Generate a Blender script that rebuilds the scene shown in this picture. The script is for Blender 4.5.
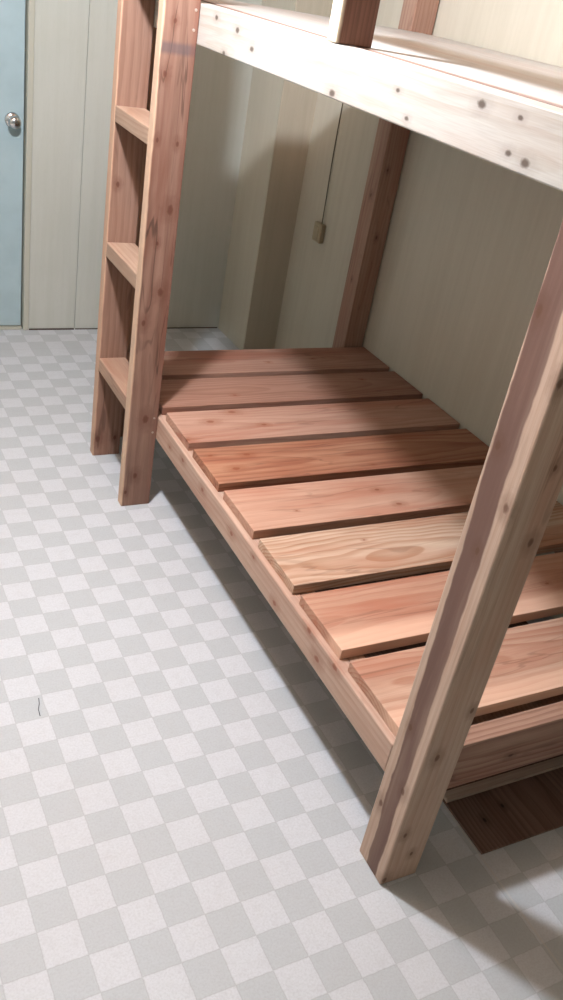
import bpy, bmesh, math, random
from mathutils import Matrix, Vector

# ------------------------------------------------------------------ start
for o in list(bpy.data.objects):
    bpy.data.objects.remove(o, do_unlink=True)
scene = bpy.context.scene
COL = scene.collection

# ------------------------------------------------------------------ camera (solved from the photograph, 563 x 1000)
R = ((0.8886738101, -0.4282893932, 0.1637896666),
     (-0.0962987960, -0.5235519515, -0.8465340489),
     (0.4483139537, 0.7365198910, -0.5065106604))
CAM = Vector((-0.94857939, -0.8641661, 1.60993703))
cam_d = bpy.data.cameras.new('camera')
cam = bpy.data.objects.new('camera', cam_d)
COL.objects.link(cam)
M = Matrix(((R[0][0], -R[1][0], -R[2][0], CAM.x),
            (R[0][1], -R[1][1], -R[2][1], CAM.y),
            (R[0][2], -R[1][2], -R[2][2], CAM.z),
            (0, 0, 0, 1)))
cam.matrix_world = M
cam_d.sensor_fit = 'VERTICAL'
cam_d.sensor_height = 24.0
cam_d.lens = 884.0485 / 1000.0 * 24.0
cam_d.clip_start = 0.02
scene.camera = cam

# ------------------------------------------------------------------ light: the room's one ceiling lamp, faint ambient
EXPOSURE = 1.55
LAMP_POS = (-0.55, 0.96, 2.30)
LAMP_POWER = 62.0
LAMP_COLOR = (0.925, 1.005, 1.13)
LAMP_RADIUS = 0.055
WORLD = (0.02, 0.02, 0.02)

lamp_d = bpy.data.lights.new('ceiling_lamp_light', 'POINT')
lamp_d.energy = LAMP_POWER
lamp_d.color = LAMP_COLOR
lamp_d.shadow_soft_size = LAMP_RADIUS
lamp_l = bpy.data.objects.new('ceiling_lamp_light', lamp_d)
lamp_l.location = LAMP_POS
COL.objects.link(lamp_l)
w = bpy.data.worlds.new('world')
scene.world = w
w.use_nodes = True
w.node_tree.nodes['Background'].inputs[0].default_value = (*WORLD, 1)
w.node_tree.nodes['Background'].inputs[1].default_value = 1.0
vs = scene.view_settings
scene.display_settings.display_device = 'sRGB'
vs.view_transform = 'Standard'
vs.look = 'None'
vs.gamma = 1.0
vs.use_curve_mapping = False
vs.exposure = EXPOSURE


# ------------------------------------------------------------------ node helpers
def lin(c):
    return tuple((x / 12.92 if x <= 0.04045 else ((x + 0.055) / 1.055) ** 2.4) for x in c)


def hexc(r, g, b):
    return (*lin((r / 255, g / 255, b / 255)), 1)


class NT:
    def __init__(s, name, rough=0.6, spec=0.3):
        s.m = bpy.data.materials.new(name)
        s.m.use_nodes = True
        s.t = s.m.node_tree
        s.b = s.t.nodes['Principled BSDF']
        s.b.inputs['Roughness'].default_value = rough
        s.b.inputs['Specular IOR Level'].default_value = spec
        s.obj = s.n('ShaderNodeTexCoord').outputs['Object']

    def n(s, kind):
        return s.t.nodes.new(kind)

    def put(s, sock, v):
        if isinstance(v, bpy.types.NodeSocket):
            s.t.links.new(v, sock)
        else:
            sock.default_value = v

    def math(s, op, a, b=0.0, c=0.0, clamp=False):
        n = s.n('ShaderNodeMath')
        n.operation = op
        n.use_clamp = clamp
        for i, v in enumerate((a, b, c)):
            s.put(n.inputs[i], v)
        return n.outputs[0]

    def vmath(s, op, a, b=(0, 0, 0), out=0):
        n = s.n('ShaderNodeVectorMath')
        n.operation = op
        s.put(n.inputs[0], a)
        s.put(n.inputs[1], b)
        return n.outputs[out]

    def sep(s, v):
        n = s.n('ShaderNodeSeparateXYZ')
        s.put(n.inputs[0], v)
        return n.outputs

    def comb(s, x, y, z):
        n = s.n('ShaderNodeCombineXYZ')
        for i, v in enumerate((x, y, z)):
            s.put(n.inputs[i], v)
        return n.outputs[0]

    def noise(s, vec, scale=1.0, detail=4.0, rough=0.55, dist=0.0):
        n = s.n('ShaderNodeTexNoise')
        s.put(n.inputs['Vector'], vec)
        n.inputs['Scale'].default_value = scale
        n.inputs['Detail'].default_value = detail
        n.inputs['Roughness'].default_value = rough
        n.inputs['Distortion'].default_value = dist
        return n.outputs['Fac']

    def smooth(s, v, a, b, lo=0.0, hi=1.0):
        n = s.n('ShaderNodeMapRange')
        n.interpolation_type = 'SMOOTHSTEP'
        s.put(n.inputs['Value'], v)
        for k, x in zip(('From Min', 'From Max', 'To Min', 'To Max'), (a, b, lo, hi)):
            s.put(n.inputs[k], x)
        return n.outputs['Result']

    def mix(s, f, a, b, mode='MIX'):
        n = s.n('ShaderNodeMix')
        n.data_type = 'RGBA'
        n.blend_type = mode
        s.put(n.inputs[0], f)
        s.put(n.inputs[6], a)
        s.put(n.inputs[7], b)
        return n.outputs[2]

    def bump(s, h, strength=0.2, dist=0.002):
        n = s.n('ShaderNodeBump')
        n.inputs['Strength'].default_value = strength
        n.inputs['Distance'].default_value = dist
        s.put(n.inputs['Height'], h)
        s.put(s.b.inputs['Normal'], n.outputs[0])

    def color(s, c):
        s.put(s.b.inputs['Base Color'], c)
        return s.m


def tone(c, sat=0.76, gain=0.86):
    m = (c[0] + c[1] + c[2]) / 3
    return tuple(min(250, max(0, (m + (v - m) * sat) * gain)) for v in c)


def wood(name, pale, dark, axis='x', seed=0, ring=0.011, ring_amt=0.45, pith=(0.03, -0.05), wob=0.035,
         tilt=0.05, knots=(), heart=None, cross_bands=(), streak=0.5, knot_col=(70, 42, 30), rough=0.62, edge=None, kmax=0.85, halo_amt=0.32, drift=0.5, vein=0.3):
    """sawn conifer: growth rings round a pith that wanders along the board, streaks, fibres, knots.
    knots: (x, y, z, radius) in object space, stretched along the grain.
    heart: (axis index, lo, hi, lo2, hi2, colour, amount) a band of heartwood across one axis, widening along z"""
    rnd = random.Random(seed)
    pale, dark = tone(pale), tone(dark)
    t = NT(name, rough, 0.25)
    x, y, z = t.sep(t.obj)
    l, a, b = {'x': (x, y, z), 'y': (y, x, z), 'z': (z, x, y)}[axis]
    sx, sy = rnd.uniform(-9, 9), rnd.uniform(-9, 9)
    lw = t.comb(t.math('MULTIPLY', l, 2.2), sx, sy)
    n1 = t.math('SUBTRACT', t.noise(t.comb(t.math('MULTIPLY_ADD', l, 2.2, sx), t.math('MULTIPLY', a, 6.0), sy), 1.0, 2.0), 0.5)
    n2 = t.math('SUBTRACT', t.noise(t.comb(t.math('MULTIPLY_ADD', l, 1.7, sy), t.math('MULTIPLY', b, 6.0), sx), 1.0, 2.0), 0.5)
    aa = t.math('ADD', t.math('ADD', a, pith[0]), t.math('MULTIPLY', n1, wob))
    bb = t.math('ADD', t.math('ADD', b, pith[1]), t.math('ADD', t.math('MULTIPLY', n2, wob), t.math('MULTIPLY', l, tilt)))
    r = t.math('SQRT', t.math('ADD', t.math('MULTIPLY', aa, aa), t.math('MULTIPLY', bb, bb)))
    ph = t.math('FRACT', t.math('DIVIDE', r, ring))
    late = t.math('MULTIPLY', t.smooth(ph, 0.25, 0.9), t.smooth(ph, 1.0, 0.93))
    st = t.noise(t.comb(t.math('MULTIPLY_ADD', l, 1.6, sx), t.math('MULTIPLY_ADD', a, 22.0, sy), t.math('MULTIPLY', b, 22.0)), 1.0, 4.0, 0.6, 0.4)
    fib = t.noise(t.comb(t.math('MULTIPLY', l, 14.0), t.math('MULTIPLY_ADD', a, 420.0, sy), t.math('MULTIPLY', b, 420.0)), 1.0, 2.0)
    f = t.math('ADD', t.math('MULTIPLY', late, ring_amt), t.math('MULTIPLY', t.smooth(st, 0.32, 0.72), streak), clamp=True)
    c = t.mix(f, hexc(*pale), hexc(*dark))
    c = t.mix(t.smooth(fib, 0.35, 0.7, 0.0, 0.16), c, hexc(*[v * 0.72 for v in dark]))
    # broad colour drift and thin dark veins along the grain
    br = t.noise(t.comb(t.math('MULTIPLY_ADD', l, 1.1, sy), t.math('MULTIPLY_ADD', a, 9.0, sx), t.math('MULTIPLY', b, 9.0)), 1.0, 3.0, 0.6, 0.5)
    c = t.mix(t.smooth(br, 0.45, 0.72, 0.0, drift), c, hexc(*[v * k for v, k in zip(dark, (1.0, 0.88, 0.84))]))
    vn = t.noise(t.comb(t.math('MULTIPLY_ADD', l, 1.3, sx), t.math('MULTIPLY_ADD', a, 16.0, sx), t.math('MULTIPLY_ADD', b, 16.0, sy)), 1.0, 3.0, 0.5, 0.9)
    vn = t.smooth(t.math('ABSOLUTE', t.math('SUBTRACT', vn, 0.5)), 0.022, 0.004, 0.0, vein)
    c = t.mix(t.math('MULTIPLY', vn, t.smooth(br, 0.4, 0.6)), c, hexc(*[v * 0.62 for v in dark]))
    if heart:
        ax, lo0, hi0, lo1, hi1, z1, hcol, amt = heart
        q = (x, y, z)[ax]
        wv = t.math('MULTIPLY', t.math('SUBTRACT', t.noise(t.comb(0.3, seed * 1.7, t.math('MULTIPLY', l, 9.0)), 1.0, 3.0), 0.5), 0.016)
        q = t.math('ADD', q, wv)
        fr = t.math('DIVIDE', l, z1)
        lo = t.math('MULTIPLY_ADD', fr, lo1 - lo0, lo0)
        hi = t.math('MULTIPLY_ADD', fr, hi1 - hi0, hi0)
        m = t.math('MULTIPLY', t.smooth(t.math('SUBTRACT', q, lo), -0.002, 0.003), t.smooth(t.math('SUBTRACT', hi, q), -0.002, 0.003))
        m = t.math('MULTIPLY', m, t.smooth(x, 0.035, 0.004))
        m = t.math('MULTIPLY', m, t.smooth(st, 0.2, 0.6, amt * 0.7, amt))
        c = t.mix(m, c, hexc(*[v * 0.78 for v in hcol]))
    for (ca, cb, k0, k1, col, amt) in cross_bands:        # band across the board between two heights, soft edges
        m = t.math('MULTIPLY', t.smooth(l, k0 - 0.008, k0 + 0.006), t.smooth(l, k1 + 0.008, k1 - 0.006))
        m = t.math('MULTIPLY', m, t.math('MULTIPLY', t.smooth(a, ca, ca + 0.015), t.smooth(a, cb, cb - 0.015)))
        c = t.mix(t.math('MULTIPLY', m, amt), c, hexc(*col))
    for edge in ([edge] if isinstance(edge, tuple) else edge or []):                                          # strip tinted along one side, such as a darker bark side: (axis index, from, to, colour, amount)
        ax, e0, e1, col, amt = edge
        wv = t.math('MULTIPLY', t.math('SUBTRACT', t.noise(t.comb(0.9, seed, t.math('MULTIPLY', l, 7.0)), 1.0, 3.0), 0.5), 0.012)
        c = t.mix(t.smooth(t.math('ADD', (x, y, z)[ax], wv), e0, e1, 0.0, amt), c, hexc(*col))
    km = None
    kw = t.math('ADD', 0.62, t.math('MULTIPLY', t.noise(t.obj, 95.0, 2.0), 0.8)) if knots else None
    for (kx, ky, kz, kr) in knots:
        d = t.vmath('SUBTRACT', t.obj, (kx, ky, kz))
        sc = {'x': (0.6, 1, 1), 'y': (1, 0.6, 1), 'z': (1, 1, 0.62)}[axis]
        dd = t.math('MULTIPLY', t.vmath('LENGTH', t.vmath('MULTIPLY', d, sc), out=1), kw)
        core = t.smooth(dd, kr, kr * 0.3, 0.0, kmax)
        halo = t.smooth(dd, kr * 2.6, kr * 0.8, 0.0, halo_amt)
        q = t.math('MAXIMUM', core, halo)
        km = q if km is None else t.math('MAXIMUM', km, q)
    if km is not None:
        c = t.mix(km, c, hexc(*knot_col))
    t.bump(t.math('ADD', t.math('MULTIPLY', fib, 0.5), t.math('MULTIPLY', late, 0.3)), 0.12, 0.001)
    return t.color(c)


# ------------------------------------------------------------------ mesh helpers
def box_bm(x0, x1, y0, y1, z0, z1, bev=0.0, seg=2, bm=None):
    bm2 = bmesh.new()
    bmesh.ops.create_cube(bm2, size=1.0)
    for v in bm2.verts:
        v.co = Vector((x0 + (v.co.x + .5) * (x1 - x0), y0 + (v.co.y + .5) * (y1 - y0), z0 + (v.co.z + .5) * (z1 - z0)))
    if bev > 0:
        bmesh.ops.bevel(bm2, geom=list(bm2.edges), offset=bev, segments=seg, profile=0.5, affect='EDGES')
    if bm is None:
        return bm2
    me = bpy.data.meshes.new('tmp')
    bm2.to_mesh(me)
    bm2.free()
    bm.from_mesh(me)
    bpy.data.meshes.remove(me)
    return bm


def obj(name, bm, mat, parent=None, label=None, smooth=False):
    me = bpy.data.meshes.new(name)
    bm.normal_update()
    bm.to_mesh(me)
    bm.free()
    me.materials.append(mat)
    if smooth:
        for p in me.polygons:
            p.use_smooth = True
    o = bpy.data.objects.new(name, me)
    COL.objects.link(o)
    if parent:
        o.parent = parent
    if label:
        o['label'] = label
    return o


def tag(o, label, cat, group=None):
    o['label'] = label
    o['category'] = cat
    if group:
        o['group'] = group
    return o


def struct(name, bm, mat, parent=None):
    o = obj(name, bm, mat, parent)
    if parent is None:
        o['kind'] = 'structure'
    return o


def cyl_bm(c, axis, r, h, seg=20, bev=0.0, bm=None):
    """cylinder centred at c, along the given axis vector"""
    bm = bm or bmesh.new()
    q = Vector((0, 0, 1)).rotation_difference(Vector(axis)).to_matrix().to_4x4()
    bmesh.ops.create_cone(bm, cap_ends=True, segments=seg, radius1=r, radius2=r - bev, depth=h,
                          matrix=Matrix.Translation(c) @ q)
    return bm


def lathe_bm(c, axis, prof, seg=28):
    """profile: (radius, height along axis) revolved round axis through c"""
    bm = bmesh.new()
    q = Vector((0, 0, 1)).rotation_difference(Vector(axis)).to_matrix().to_4x4()
    T = Matrix.Translation(c) @ q
    rings = []
    for (r, h) in prof:
        rings.append([bm.verts.new(T @ Vector((r * math.cos(2 * math.pi * i / seg), r * math.sin(2 * math.pi * i / seg), h))) for i in range(seg)])
    for a, b in zip(rings, rings[1:]):
        for i in range(seg):
            bm.faces.new((a[i], a[(i + 1) % seg], b[(i + 1) % seg], b[i]))
    bm.faces.new(list(reversed(rings[0])))
    bm.faces.new(rings[-1])
    return bm


def tube_bm(pts, r, seg=8):
    bm = bmesh.new()
    rings = []
    for i, p in enumerate(pts):
        p = Vector(p)
        d = (Vector(pts[min(i + 1, len(pts) - 1)]) - Vector(pts[max(i - 1, 0)])).normalized()
        u = d.orthogonal().normalized() if i == 0 else (u - d * u.dot(d)).normalized()
        v = d.cross(u)
        rings.append([bm.verts.new(p + r * (math.cos(2 * math.pi * k / seg) * u + math.sin(2 * math.pi * k / seg) * v)) for k in range(seg)])
    for a, b in zip(rings, rings[1:]):
        for k in range(seg):
            bm.faces.new((a[k], a[(k + 1) % seg], b[(k + 1) % seg], b[k]))
    bm.faces.new(list(reversed(rings[0])))
    bm.faces.new(rings[-1])
    return bm


# ------------------------------------------------------------------ room dimensions
XR = 1.052          # right wall
YF = 3.095          # far wall
XL = -2.1           # left wall
YN = -2.2           # wall behind the camera
ZC = 2.48           # ceiling
XJ = 0.885          # jog face beside the pillar
YP = 2.765          # front of the pillar


# ------------------------------------------------------------------ room materials
def floor_mat():
    t = NT('checked_linoleum', 0.55, 0.3)
    x, y, z = t.sep(t.obj)
    # printed checks, about 78 mm; pitch measured on the floor, a joint of two sheets towards the far wall
    dx = t.math('ADD', x, 0.6904)
    dy = t.math('SUBTRACT', y, 0.1337)
    u = t.math('DIVIDE', t.math('ADD', dx, t.math('MULTIPLY', dy, 0.0157)), 0.0782)
    v0 = t.math('DIVIDE', t.math('SUBTRACT', dy, t.math('MULTIPLY', dx, 0.0166)), 0.0762)
    v1 = t.math('MULTIPLY_ADD', t.math('SUBTRACT', v0, 18.0), 0.0762 / 0.0797, 18.0)
    v = t.math('MINIMUM', v0, t.math('MAXIMUM', v1, -999))
    sel = t.math('GREATER_THAN', v0, 18.0)
    v = t.math('ADD', t.math('MULTIPLY', v1, sel), t.math('MULTIPLY', v0, t.math('SUBTRACT', 1.0, sel)))
    jit = t.math('MULTIPLY', t.math('SUBTRACT', t.noise(t.obj, 60.0, 2.0), 0.5), 0.05)
    u = t.math('ADD', u, jit)
    v = t.math('ADD', v, jit)
    flip = t.math('GREATER_THAN', v, 35.0)
    s = t.math('ADD', t.math('ADD', t.math('FLOOR', u), t.math('FLOOR', v)), flip)
    par = t.math('FLOORED_MODULO', s, 2.0)
    g1 = t.noise(t.obj, 210.0, 3.0, 0.7)
    g2 = t.noise(t.obj, 38.0, 3.0, 0.6)
    g3 = t.noise(t.obj, 1.6, 2.0)
    c = t.mix(par, hexc(*FLOOR_DARK), hexc(*FLOOR_LIGHT))
    c = t.mix(t.smooth(g1, 0.35, 0.75, 0.0, 0.32), c, hexc(150, 151, 151))
    c = t.mix(t.smooth(g2, 0.45, 0.75, 0.0, 0.18), c, hexc(162, 163, 163))
    c = t.mix(t.smooth(g3, 0.4, 0.75, 0.0, 0.10), c, hexc(160, 152, 144))
    # faint printed joints
    fu = t.math('ABSOLUTE', t.math('SUBTRACT', t.math('FRACT', u), 0.5))
    fv = t.math('ABSOLUTE', t.math('SUBTRACT', t.math('FRACT', v), 0.5))
    jn = t.smooth(t.math('MAXIMUM', fu, fv), 0.475, 0.495, 0.0, 0.22)
    c = t.mix(jn, c, hexc(128, 127, 124))
    # seam between two sheets
    seam = t.math('MULTIPLY', t.smooth(t.math('ABSOLUTE', t.math('SUBTRACT', x, 0.262)), 0.004, 0.001, 0.0, 0.5), t.math('LESS_THAN', y, 0.6))
    c = t.mix(seam, c, hexc(190, 187, 180))
    t.bump(g1, 0.12, 0.001)
    return t.color(c)


def wall_mat(name, base, streakc, rough=0.55, amt=0.35, along='z', seed=0.0, grooves=()):
    """painted plywood: soft vertical grain and mottling; grooves = (axis, position)"""
    t = NT(name, rough, 0.25)
    x, y, z = t.sep(t.obj)
    g = t.noise(t.comb(t.math('MULTIPLY_ADD', x, 26.0, seed), t.math('MULTIPLY', y, 26.0), t.math('MULTIPLY', z, 1.4)), 1.0, 5.0, 0.6, 0.3)
    m = t.noise(t.obj, 2.2, 4.0)
    sp = t.noise(t.comb(t.math('MULTIPLY', x, 160.0), t.math('MULTIPLY', y, 160.0), t.math('MULTIPLY', z, 40.0)), 1.0, 2.0)
    c = t.mix(t.smooth(g, 0.35, 0.7, 0.0, amt), hexc(*base), hexc(*streakc))
    c = t.mix(t.smooth(m, 0.4, 0.75, 0.0, amt * 0.7), c, hexc(*streakc))
    c = t.mix(t.smooth(sp, 0.5, 0.8, 0.0, 0.2), c, hexc(*streakc))
    for ax, p in grooves:
        q = t.math('ABSOLUTE', t.math('SUBTRACT', (x, y, z)[ax], p))
        c = t.mix(t.smooth(q, 0.004, 0.0012, 0.0, 0.6), c, hexc(*[v * 0.62 for v in streakc]))
    t.bump(g, 0.06, 0.001)
    return t.color(c)


def plain(name, col, rough=0.5, spec=0.3, metal=0.0, var=0.1, scale=30.0):
    t = NT(name, rough, spec)
    t.b.inputs['Metallic'].default_value = metal
    g = t.noise(t.obj, scale, 3.0)
    return t.color(t.mix(t.smooth(g, 0.35, 0.7, 0.0, var), hexc(*col), hexc(*[v * 0.6 for v in col])))


FLOOR_LIGHT = (192, 196, 199)
FLOOR_DARK = (175, 180, 182)
M_floor = floor_mat()
M_wall_r = wall_mat('painted_plywood_beige', (190, 184, 168), (173, 166, 149), 0.5, 0.4, seed=3.0)
M_wall_f = wall_mat('painted_board_pale_green', (186, 188, 179), (170, 172, 160), 0.5, 0.35, seed=11.0)
M_jog = wall_mat('painted_board_grey', (186, 181, 165), (170, 164, 147), 0.5, 0.3, seed=7.0)
M_pillar = wall_mat('painted_pillar_tan', (182, 174, 156), (164, 155, 136), 0.5, 0.35, seed=5.0)
M_ceiling = wall_mat('ceiling_board', (194, 160, 134), (172, 138, 112), 0.7, 0.3, seed=2.0)
M_door = plain('painted_blue_door', (162, 182, 186), 0.45, 0.35, 0, 0.12, 9.0)
M_frame = wall_mat('door_frame_cream', (180, 179, 165), (164, 162, 146), 0.5, 0.35, seed=9.0)
M_chrome = plain('chrome', (200, 200, 200), 0.18, 0.5, 1.0, 0.1)
M_gap = plain('dark_gap', (70, 52, 42), 0.8, 0.1, 0, 0.4)

# ------------------------------------------------------------------ setting
struct('floor', box_bm(XL - 0.1, XR + 0.15, YN - 0.1, YF + 0.5, -0.05, 0.0), M_floor)
struct('ceiling', box_bm(XL - 0.1, XR + 0.15, YN - 0.1, YF + 0.5, ZC, ZC + 0.05), M_ceiling)
struct('wall_right', box_bm(XR, XR + 0.1, YN - 0.1, YP, 0.0, ZC), M_wall_r)
struct('wall_left', box_bm(XL - 0.1, XL, YN - 0.1, YF + 0.5, 0.0, ZC), M_wall_f)
struct('wall_near', box_bm(XL, XR, YN - 0.1, YN, 0.0, ZC), M_wall_f)
# pillar: projects from the right wall behind the foot of the bed, its flank runs back to the far wall
struct('trim_1', box_bm(XJ, XR + 0.1, YP, YP + 0.012, 0.0, ZC, 0.002), M_pillar)['label'] = 'tan painted pillar'
struct('wall_jog', box_bm(XJ + 0.003, XR + 0.1, YP + 0.0125, YF, 0.0, ZC), M_jog)
# far wall: right of the door two boards with a shadow joint, left of it plain
DX0, DX1, DZ = -0.905, -0.100, 1.95          # door opening
struct('wall_far', box_bm(-0.0722, 0.142, YF, YF + 0.1, 0.0, ZC, 0.002), M_wall_f)
struct('wall_far_panel', box_bm(0.1437, XR + 0.1, YF + 0.002, YF + 0.1, 0.0, ZC, 0.002), M_wall_f)
struct('wall_far_left', box_bm(XL, DX0 - 0.034, YF, YF + 0.1, 0.0, ZC), M_wall_f)
struct('wall_far_top', box_bm(DX0 - 0.034, -0.073, YF, YF + 0.1, DZ + 0.036, ZC), M_wall_f)
bm = box_bm(DX1 + 0.003, -0.073, YF - 0.008, YF + 0.1, 0.0, DZ, 0.003)
box_bm(DX0 - 0.033, DX0, YF - 0.008, YF + 0.1, 0.0, DZ, 0.003, bm=bm)
box_bm(DX0 - 0.033, -0.073, YF - 0.008, YF + 0.1, DZ + 0.0005, DZ + 0.035, 0.003, bm=bm)
struct('trim_2', bm, M_frame)['label'] = 'cream door frame'
bm = box_bm(-0.070, 0.140, YF - 0.004, YF - 0.0005, 0.0, 0.006)
box_bm(0.147, XJ - 0.002, YF - 0.002, YF + 0.001, 0.0, 0.004, bm=bm)
struct('baseboard_far', bm, M_gap)
# blue door with a chrome knob
door = obj('door_1', box_bm(DX0 + 0.003, DX1 - 0.003, YF + 0.022, YF + 0.058, 0.012, DZ - 0.004, 0.003), M_door)
door['kind'] = 'structure'
struct('door_sill', box_bm(DX0 + 0.001, DX1 - 0.001, YF + 0.002, YF + 0.09, 0.0, 0.008, 0.001), M_frame)['kind'] = 'structure'
KX, KZ = -0.150, 0.908
yd = YF + 0.022
kn = obj('door_knob', lathe_bm((KX, yd, KZ), (0, -1, 0), [(0.0, 0), (0.031, 0), (0.031, 0.004), (0.024, 0.009), (0.012, 0.011), (0.011, 0.03),
         (0.017, 0.036), (0.024, 0.044), (0.026, 0.053), (0.024, 0.061), (0.016, 0.067), (0.003, 0.069)]), M_chrome, door, 'round chrome door knob', True)

# ------------------------------------------------------------------ bunk bed
PW = 0.092
YE = 2.015           # far end of the slats
ZR0, ZR1, ZS = 0.248, 0.3275, 0.3555
ZU0, ZU1 = 1.412, 1.507
bed = bpy.data.objects.new('bunk_bed', None)
bed.empty_display_size = 0.3
COL.objects.link(bed)
tag(bed, 'unfinished cedar and pine bunk bed with slatted lower bunk and ladder, standing along the wall', 'bunk bed')

# the front post: pale sapwood, purple brown heart strip on its aisle face, knots
kn_front = [(0.032, -0.001, 0.377, .010), (0.021, -0.001, 0.154, .008), (0.057, -0.001, 0.082, .007), (0.078, -0.001, 0.49, .008), (0.067, -0.001, 0.877, .010),
            (0.007, -0.001, 1.167, .010), (0.007, -0.001, 0.016, .009), (0.06, -0.001, 1.02, .007), (0.0, 0.073, 1.025, .010), (0.0, 0.014, 0.943, .010), (0.0, 0.043, 0.84, .008),
            (0.0, 0.079, 1.249, .011), (0.0, 0.073, 0.177, .010), (0.0, 0.026, 0.265, .010), (0.0, 0.061, 0.409, .009)]
W_front = wood('front_post_wood', (226, 190, 162), (206, 162, 132), 'z', 4, 0.012, 0.35, (0.02, 0.05), 0.02, 0.01, kn_front,
               heart=(1, 0.022, 0.060, 0.030, 0.082, 0.9, (128, 94, 82), 0.95), knot_col=(92, 62, 46))
W_post_red = wood('red_post_wood', (206, 160, 132), (170, 118, 92), 'z', 9, 0.013, 0.35, (-1.0, -2.03), 0.03, 0.01,
                  [(0.955, 2.05, 0.95, .008), (1.0, 2.014, 0.80, .008), (0.985, 2.014, 1.05, .007), (0.955, 2.06, 0.62, .006)])
W_plain = wood('post_wood', (206, 160, 128), (176, 122, 92), 'z', 19, 0.012, 0.45, (-1.0, 0.03), 0.03, 0.01)
obj('post', box_bm(0, PW, 0, PW, 0, 1.95, 0.0035), W_front, bed, 'pale post with a brown heartwood strip at the near corner')
obj('post', box_bm(0.957, 1.047, YE + 0.001, YE + 0.088, 0, 1.86, 0.0035), W_post_red, bed, 'reddish post at the far corner against the wall')
obj('post', box_bm(0.003, 0.137, YE + 0.001, YE + 0.088, 0, 1.86, 0.0035), W_plain, bed)  # hidden post, made wider so its shadow covers more of the far wall
obj('post', box_bm(0.957, 1.047, 0, PW, 0, 1.86, 0.0035), W_plain, bed)

# lower frame
kr = [(0, 1.308, .302, .010), (0, 1.141, .297, .010), (0, .635, .270, .011), (0, .464, .322, .011), (0, .409, .282, .012), (0, .337, .320, .011), (0, .921, .290, .010),
      (0, .78, .31, .007), (0, 1.42, .285, .007)]
W_side = wood('side_rail_wood', (226, 184, 156), (202, 150, 122), 'y', 12, 0.012, 0.4, (0.05, -0.26), 0.02, 0.012, kr, knot_col=(128, 72, 50))
W_end = wood('end_rail_wood', (206, 158, 128), (160, 100, 76), 'x', 15, 0.013, 0.5, (0.0, -0.3), 0.03, 0.012, [(0.30, .045, .25, .008)])
obj('side_rail', box_bm(0.001, 0.040, PW + 0.0005, YE, ZR0, ZR1, 0.003), W_side, bed)
obj('side_rail', box_bm(1.006, 1.045, PW + 0.0005, YE, ZR0, ZR1, 0.003), W_plain, bed)
obj('added_ledger', box_bm(0.0405, 0.082, PW + 0.0005, YE, ZR0 + 0.01, ZR1, 0.002), W_plain, bed)  # added, unseen: stops lamp light falling through slat gaps onto the floor
obj('added_ledger', box_bm(0.964, 1.0055, PW + 0.0005, YE, ZR0 + 0.01, ZR1, 0.002), W_plain, bed)
obj('added_ledger', box_bm(0.0825, 0.9635, 0.0925, 0.145, 0.20, 0.300, 0.002), W_plain, bed)  # added behind the end rail to make the gap by the last slat dark
obj('end_rail', box_bm(PW + 0.0005, 0.9565, 0.046, 0.0915, 0.196, ZR1, 0.003), W_end, bed)
obj('end_rail', box_bm(0.1375, 0.9565, YE + 0.002, YE + 0.046, 0.248, ZR1, 0.003), W_end, bed)

# lower slats, far to near
S_PITCH, S_W, Y8, XS0, XS1 = 0.2416, 0.2053, 0.107, 0.018, 1.046
slat_specs = {
    1: dict(p=(206, 150, 122), d=(172, 108, 82), ring=.012, amt=.35, pith=(-1.9, -.30), k=[(.55, 1.88, ZS, .007), (.75, 1.90, ZS, .006)]),
    2: dict(p=(200, 142, 114), d=(168, 104, 78), ring=.010, amt=.40, pith=(-1.66, -.28), k=[(.30, 1.62, ZS, .008), (.86, 1.70, ZS, .007)]),
    3: dict(p=(226, 170, 140), d=(196, 130, 100), ring=.012, amt=.35, pith=(-1.40, -.27), k=[(.237, 1.499, ZS, .014), (.139, 1.442, ZS, .014), (.018, 1.335, ZS, .012), (.31, 1.40, ZS, .010)]),
    4: dict(p=(218, 148, 106), d=(176, 98, 64), ring=.013, amt=.5, pith=(-1.17, -.27), k=[(.054, 1.231, ZS, .008), (.169, 1.221, ZS, .011), (.102, 1.147, ZS, .013), (.55, 1.10, ZS, .006)]),
    5: dict(p=(236, 180, 146), d=(210, 140, 106), ring=.014, amt=.35, pith=(-.92, -.26), k=[(.505, .876, ZS, .010), (.48, .96, ZS, .009), (.18, .90, ZS, .004)]),
    6: dict(p=(240, 202, 168), d=(206, 148, 108), ring=.010, amt=.7, pith=(-.66, -.27), w=.075, k=[(.30, .73, ZS, .004)]),
    7: dict(p=(228, 168, 132), d=(204, 126, 92), ring=.013, amt=.4, pith=(-.45, -.27), k=[(.70, .44, ZS, .007)], e=(1, .425, .385, (226, 184, 158), .6)),
    8: dict(p=(230, 180, 146), d=(200, 128, 94), ring=.011, amt=.55, pith=(-.22, -.275), k=[(.82, .20, ZS, .007)], e=(1, .175, .135, (228, 188, 162), .55)),
}
slat_labels = {4: 'orange-red slat with dark knots', 6: 'pale yellowish slat with wavy dark grain lines', 5: 'pale pinkish slat'}
for k in range(1, 9):
    s = slat_specs[k]
    y0 = Y8 + (8 - k) * S_PITCH
    mt = wood('slat_wood_%d' % k, s['p'], s['d'], 'x', 30 + k, s['ring'], s['amt'], s['pith'], s.get('w', 0.05), 0.02, s['k'], knot_col=(128, 70, 44), edge=s.get('e'), drift=0.8, vein=0.35)
    obj('slat', box_bm(XS0, XS1, y0, y0 + S_W, ZR1 + 0.0003, ZS, 0.0016), mt, bed, slat_labels.get(k))

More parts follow.
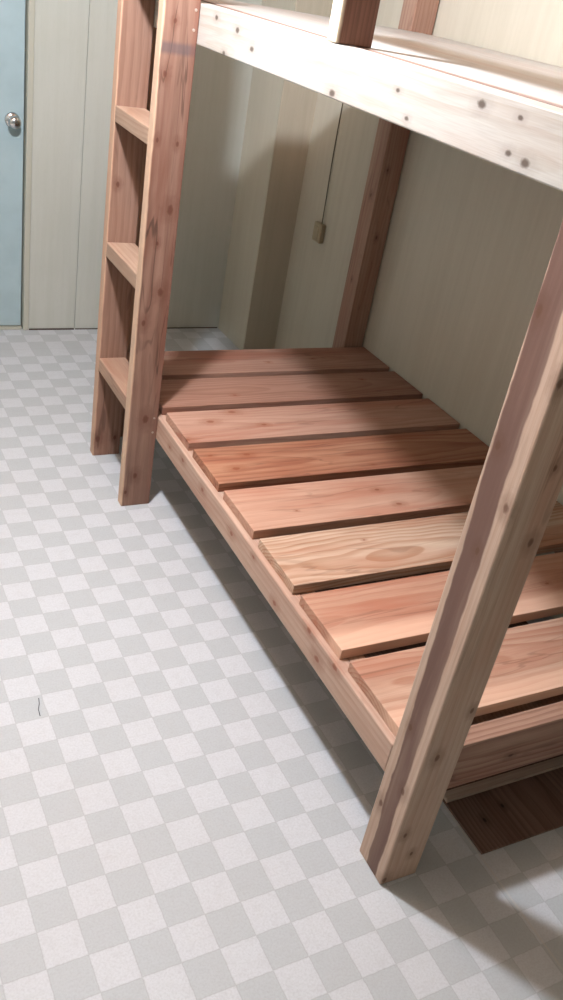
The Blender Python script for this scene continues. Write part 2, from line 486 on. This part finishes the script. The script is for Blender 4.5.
# upper frame: pale pine, strongly lit by the lamp above
ku = []
W_up = wood('pine_rail_wood', (206, 200, 190), (186, 172, 150), 'y', 51, 0.012, 0.35, (0.06, -1.44), 0.02, 0.01,
            [(0, 1.295, 1.475, .010), (0, 1.202, 1.447, .009), (0, .799, 1.422, .011), (0, .571, 1.466, .006), (0, .526, 1.428, .006), (0, .332, 1.486, .010), (0, .241, 1.434, .007), (0, .199, 1.429, .010), (0, .236, 1.485, .006), (0, 1.43, 1.487, .009), (0, 1.36, 1.417, .008)], streak=0.4, knot_col=(74, 60, 50), rough=0.5, kmax=0.9, halo_amt=0.14, drift=0.3, vein=0.08)
W_panel = wood('plywood_panel', (212, 208, 202), (200, 193, 182), 'y', 55, 0.02, 0.25, (0.0, -1.2), 0.03, 0.01, rough=0.45, edge=(0, 0.082, 0.074, (112, 82, 66), 0.8))
obj('upper_side_rail', box_bm(0.0, 0.056, PW + 0.0005, YE, ZU0, ZU1, 0.003), W_up, bed, 'pale knotty pine rail of the upper bunk')
obj('upper_side_rail', box_bm(1.006, 1.045, PW + 0.0005, YE, ZU0, ZU1, 0.003), W_up, bed)
obj('upper_end_rail', box_bm(PW + 0.0005, 0.9565, 0.046, 0.0915, ZU0, ZU1, 0.003), W_up, bed)
obj('upper_end_rail', box_bm(0.1375, 0.9565, YE + 0.002, YE + 0.046, ZU0, ZU1, 0.003), W_up, bed)
obj('upper_platform', box_bm(0.0690, 1.0035, 0.094, YE, ZU1 - 0.020, ZU1 + 0.001, 0.0015), W_panel, bed, 'pale smooth boarding of the upper bunk')
W_guard = wood('guard_post_wood', (152, 100, 76), (116, 70, 52), 'z', 61, 0.011, 0.45, (0.03, -0.85), 0.02, 0.01,
               edge=(0, 0.012, 0.0, (236, 222, 196), 0.9))  # pale aisle face and dark front: lamp light and shade painted into the colour
obj('guard_post', box_bm(0.0, 0.084, 0.822, 0.860, ZU1 + 0.0015, 1.95, 0.003), W_guard, bed, 'short post on the upper rail, lit side painted pale and shaded side brown')
obj('guard_rail', box_bm(-0.0285, -0.0005, 0.004, 1.19, 1.80, 1.926, 0.003), W_side, bed)

# ladder fixed to the aisle side
LX0, LX1 = -0.0997, -0.0006
LYA, LYB, LT = 1.5407, 1.890, 0.0385
kla = [(-.058, LYA, .89, .007), (-.034, LYA, .745, .014), (-.078, LYA, .649, .011), (-.042, LYA, .324, .016), (-.060, LYA, .117, .012), (-.088, LYA, .055, .008),
       (-.085, LYA, 1.17, .007), (-.027, LYA, 1.164, .008), (-.029, LYA, .986, .015), (-.065, LYA, 1.459, .007), (-.08, LYA, 1.334, .009)]
W_lad_a = wood('ladder_rail_wood', (182, 134, 110), (138, 90, 68), 'z', 71, 0.018, 0.3, (0.02, -1.60), 0.035, 0.012, kla,
               cross_bands=[(-.11, .01, 1.384, 1.408, (84, 76, 80), 0.6)], edge=[(0, -0.020, -0.010, (120, 76, 62), 0.4), (0, -0.092, -0.0985, (212, 180, 152), 0.7)], knot_col=(92, 52, 38), vein=0.7, drift=0.7)
W_lad_b = wood('ladder_far_rail_wood', (188, 138, 112), (152, 102, 76), 'z', 77, 0.016, 0.35, (0.10, -1.86), 0.03, 0.012,
               [(-.085, LYB, .069, .014), (-.022, LYB, .07, .010), (-.075, LYB, .965, .009)], knot_col=(92, 52, 38), vein=0.5, edge=(0, -0.092, -0.0985, (206, 170, 142), 0.6))
W_rung = wood('rung_wood', (208, 168, 136), (182, 132, 102), 'y', 81, 0.012, 0.4, (0.05, -0.8), 0.03, 0.02)
ra = obj('ladder_rail', box_bm(LX0, LX1, LYA, LYA + LT, 0, 1.80, 0.003), W_lad_a, bed)
obj('ladder_rail', box_bm(LX0, LX1, LYB, LYB + LT, 0, 1.80, 0.003), W_lad_b, bed)
for z in (0.386, 0.785, 1.193, 1.597):
    obj('ladder_rung', box_bm(LX0 + 0.001, -0.006, LYA + LT + 0.0004, LYB - 0.0004, z - 0.046, z, 0.003), W_rung, bed)
M_screw = plain('screw_steel', (168, 152, 138), 0.45, 0.4, 0.2, 0.1)
for (sx, sz) in ((-0.013, 0.327), (-0.014, 0.275), (-0.012, 1.490), (-0.013, 1.444)):
    obj('screw', lathe_bm((sx, LYA, sz), (0, -1, 0), [(0.0038, -0.004), (0.0038, 0.0006), (0.003, 0.0012)], 14), M_screw, ra, 'small pale screw head')

# ------------------------------------------------------------------ things round the bed
# switch box with a cord, on the right wall behind the bed
M_boxp = plain('ivory_plastic', (164, 150, 124), 0.45, 0.4, 0, 0.25, 40)
M_cord = plain('brown_cord', (92, 84, 68), 0.6, 0.3, 0, 0.2)
sb = bpy.data.objects.new('switch_box', None)
COL.objects.link(sb)
BY0, BY1, BZ0, BZ1 = 2.487, 2.553, 0.630, 0.712
sb.location = (XR, (BY0 + BY1) / 2, BZ0)
tag(sb, 'small ivory switch box with a thin dark cord on the wall beyond the bed', 'switch')


def local(o, parent):
    o.parent = parent
    o.matrix_parent_inverse = Matrix.Translation(-Vector(parent.location))
    return o


local(obj('box_body', box_bm(XR - 0.026, XR - 0.0006, BY0, BY1, BZ0, BZ1, 0.006, 3), M_boxp), sb)
local(obj('box_cover', box_bm(XR - 0.029, XR - 0.0262, BY0 + .016, BY1 - .016, BZ0 + .014, BZ1 - .014, 0.0015), M_boxp), sb)
cp = []
for i in range(25):
    f = i / 24
    z = BZ1 - 0.003 + f * 0.95
    cp.append((XR - 0.0045 - (0.008 * (1 - f) ** 6), 2.508 + 0.012 * math.sin(f * 5.2) + 0.04 * f, z))
local(obj('cord', tube_bm(cp, 0.0024), M_cord, smooth=True), sb)

# dark board at the near bed end, lengthened backwards to darken the slat gaps
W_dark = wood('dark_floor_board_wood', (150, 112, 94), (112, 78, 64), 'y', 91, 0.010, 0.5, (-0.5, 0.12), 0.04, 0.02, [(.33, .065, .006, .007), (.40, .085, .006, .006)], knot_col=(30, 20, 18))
W_batten = wood('batten_wood', (214, 188, 166), (190, 160, 138), 'x', 93, 0.010, 0.3, (0, 0), 0.02, 0.02)
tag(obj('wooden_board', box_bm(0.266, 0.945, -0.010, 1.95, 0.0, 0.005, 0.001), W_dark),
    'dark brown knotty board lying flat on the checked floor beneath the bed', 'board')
tag(obj('wooden_batten', box_bm(0.268, 0.943, 0.134, 0.160, 0.0053, 0.016, 0.002), W_batten),
    'thin paler wooden batten lying across the dark board under the near bed end', 'batten')

# a dark thread lying on the linoleum
M_thread = plain('dark_thread', (70, 70, 72), 0.8, 0.1)
tag(obj('thread', tube_bm([(-0.552, 0.735, 0.0012), (-0.555, 0.716, 0.0012), (-0.561, 0.698, 0.0012), (-0.562, 0.676, 0.0012)], 0.0009, 6), M_thread, smooth=True),
    'short dark thread lying on the pale checked floor at the left', 'thread')
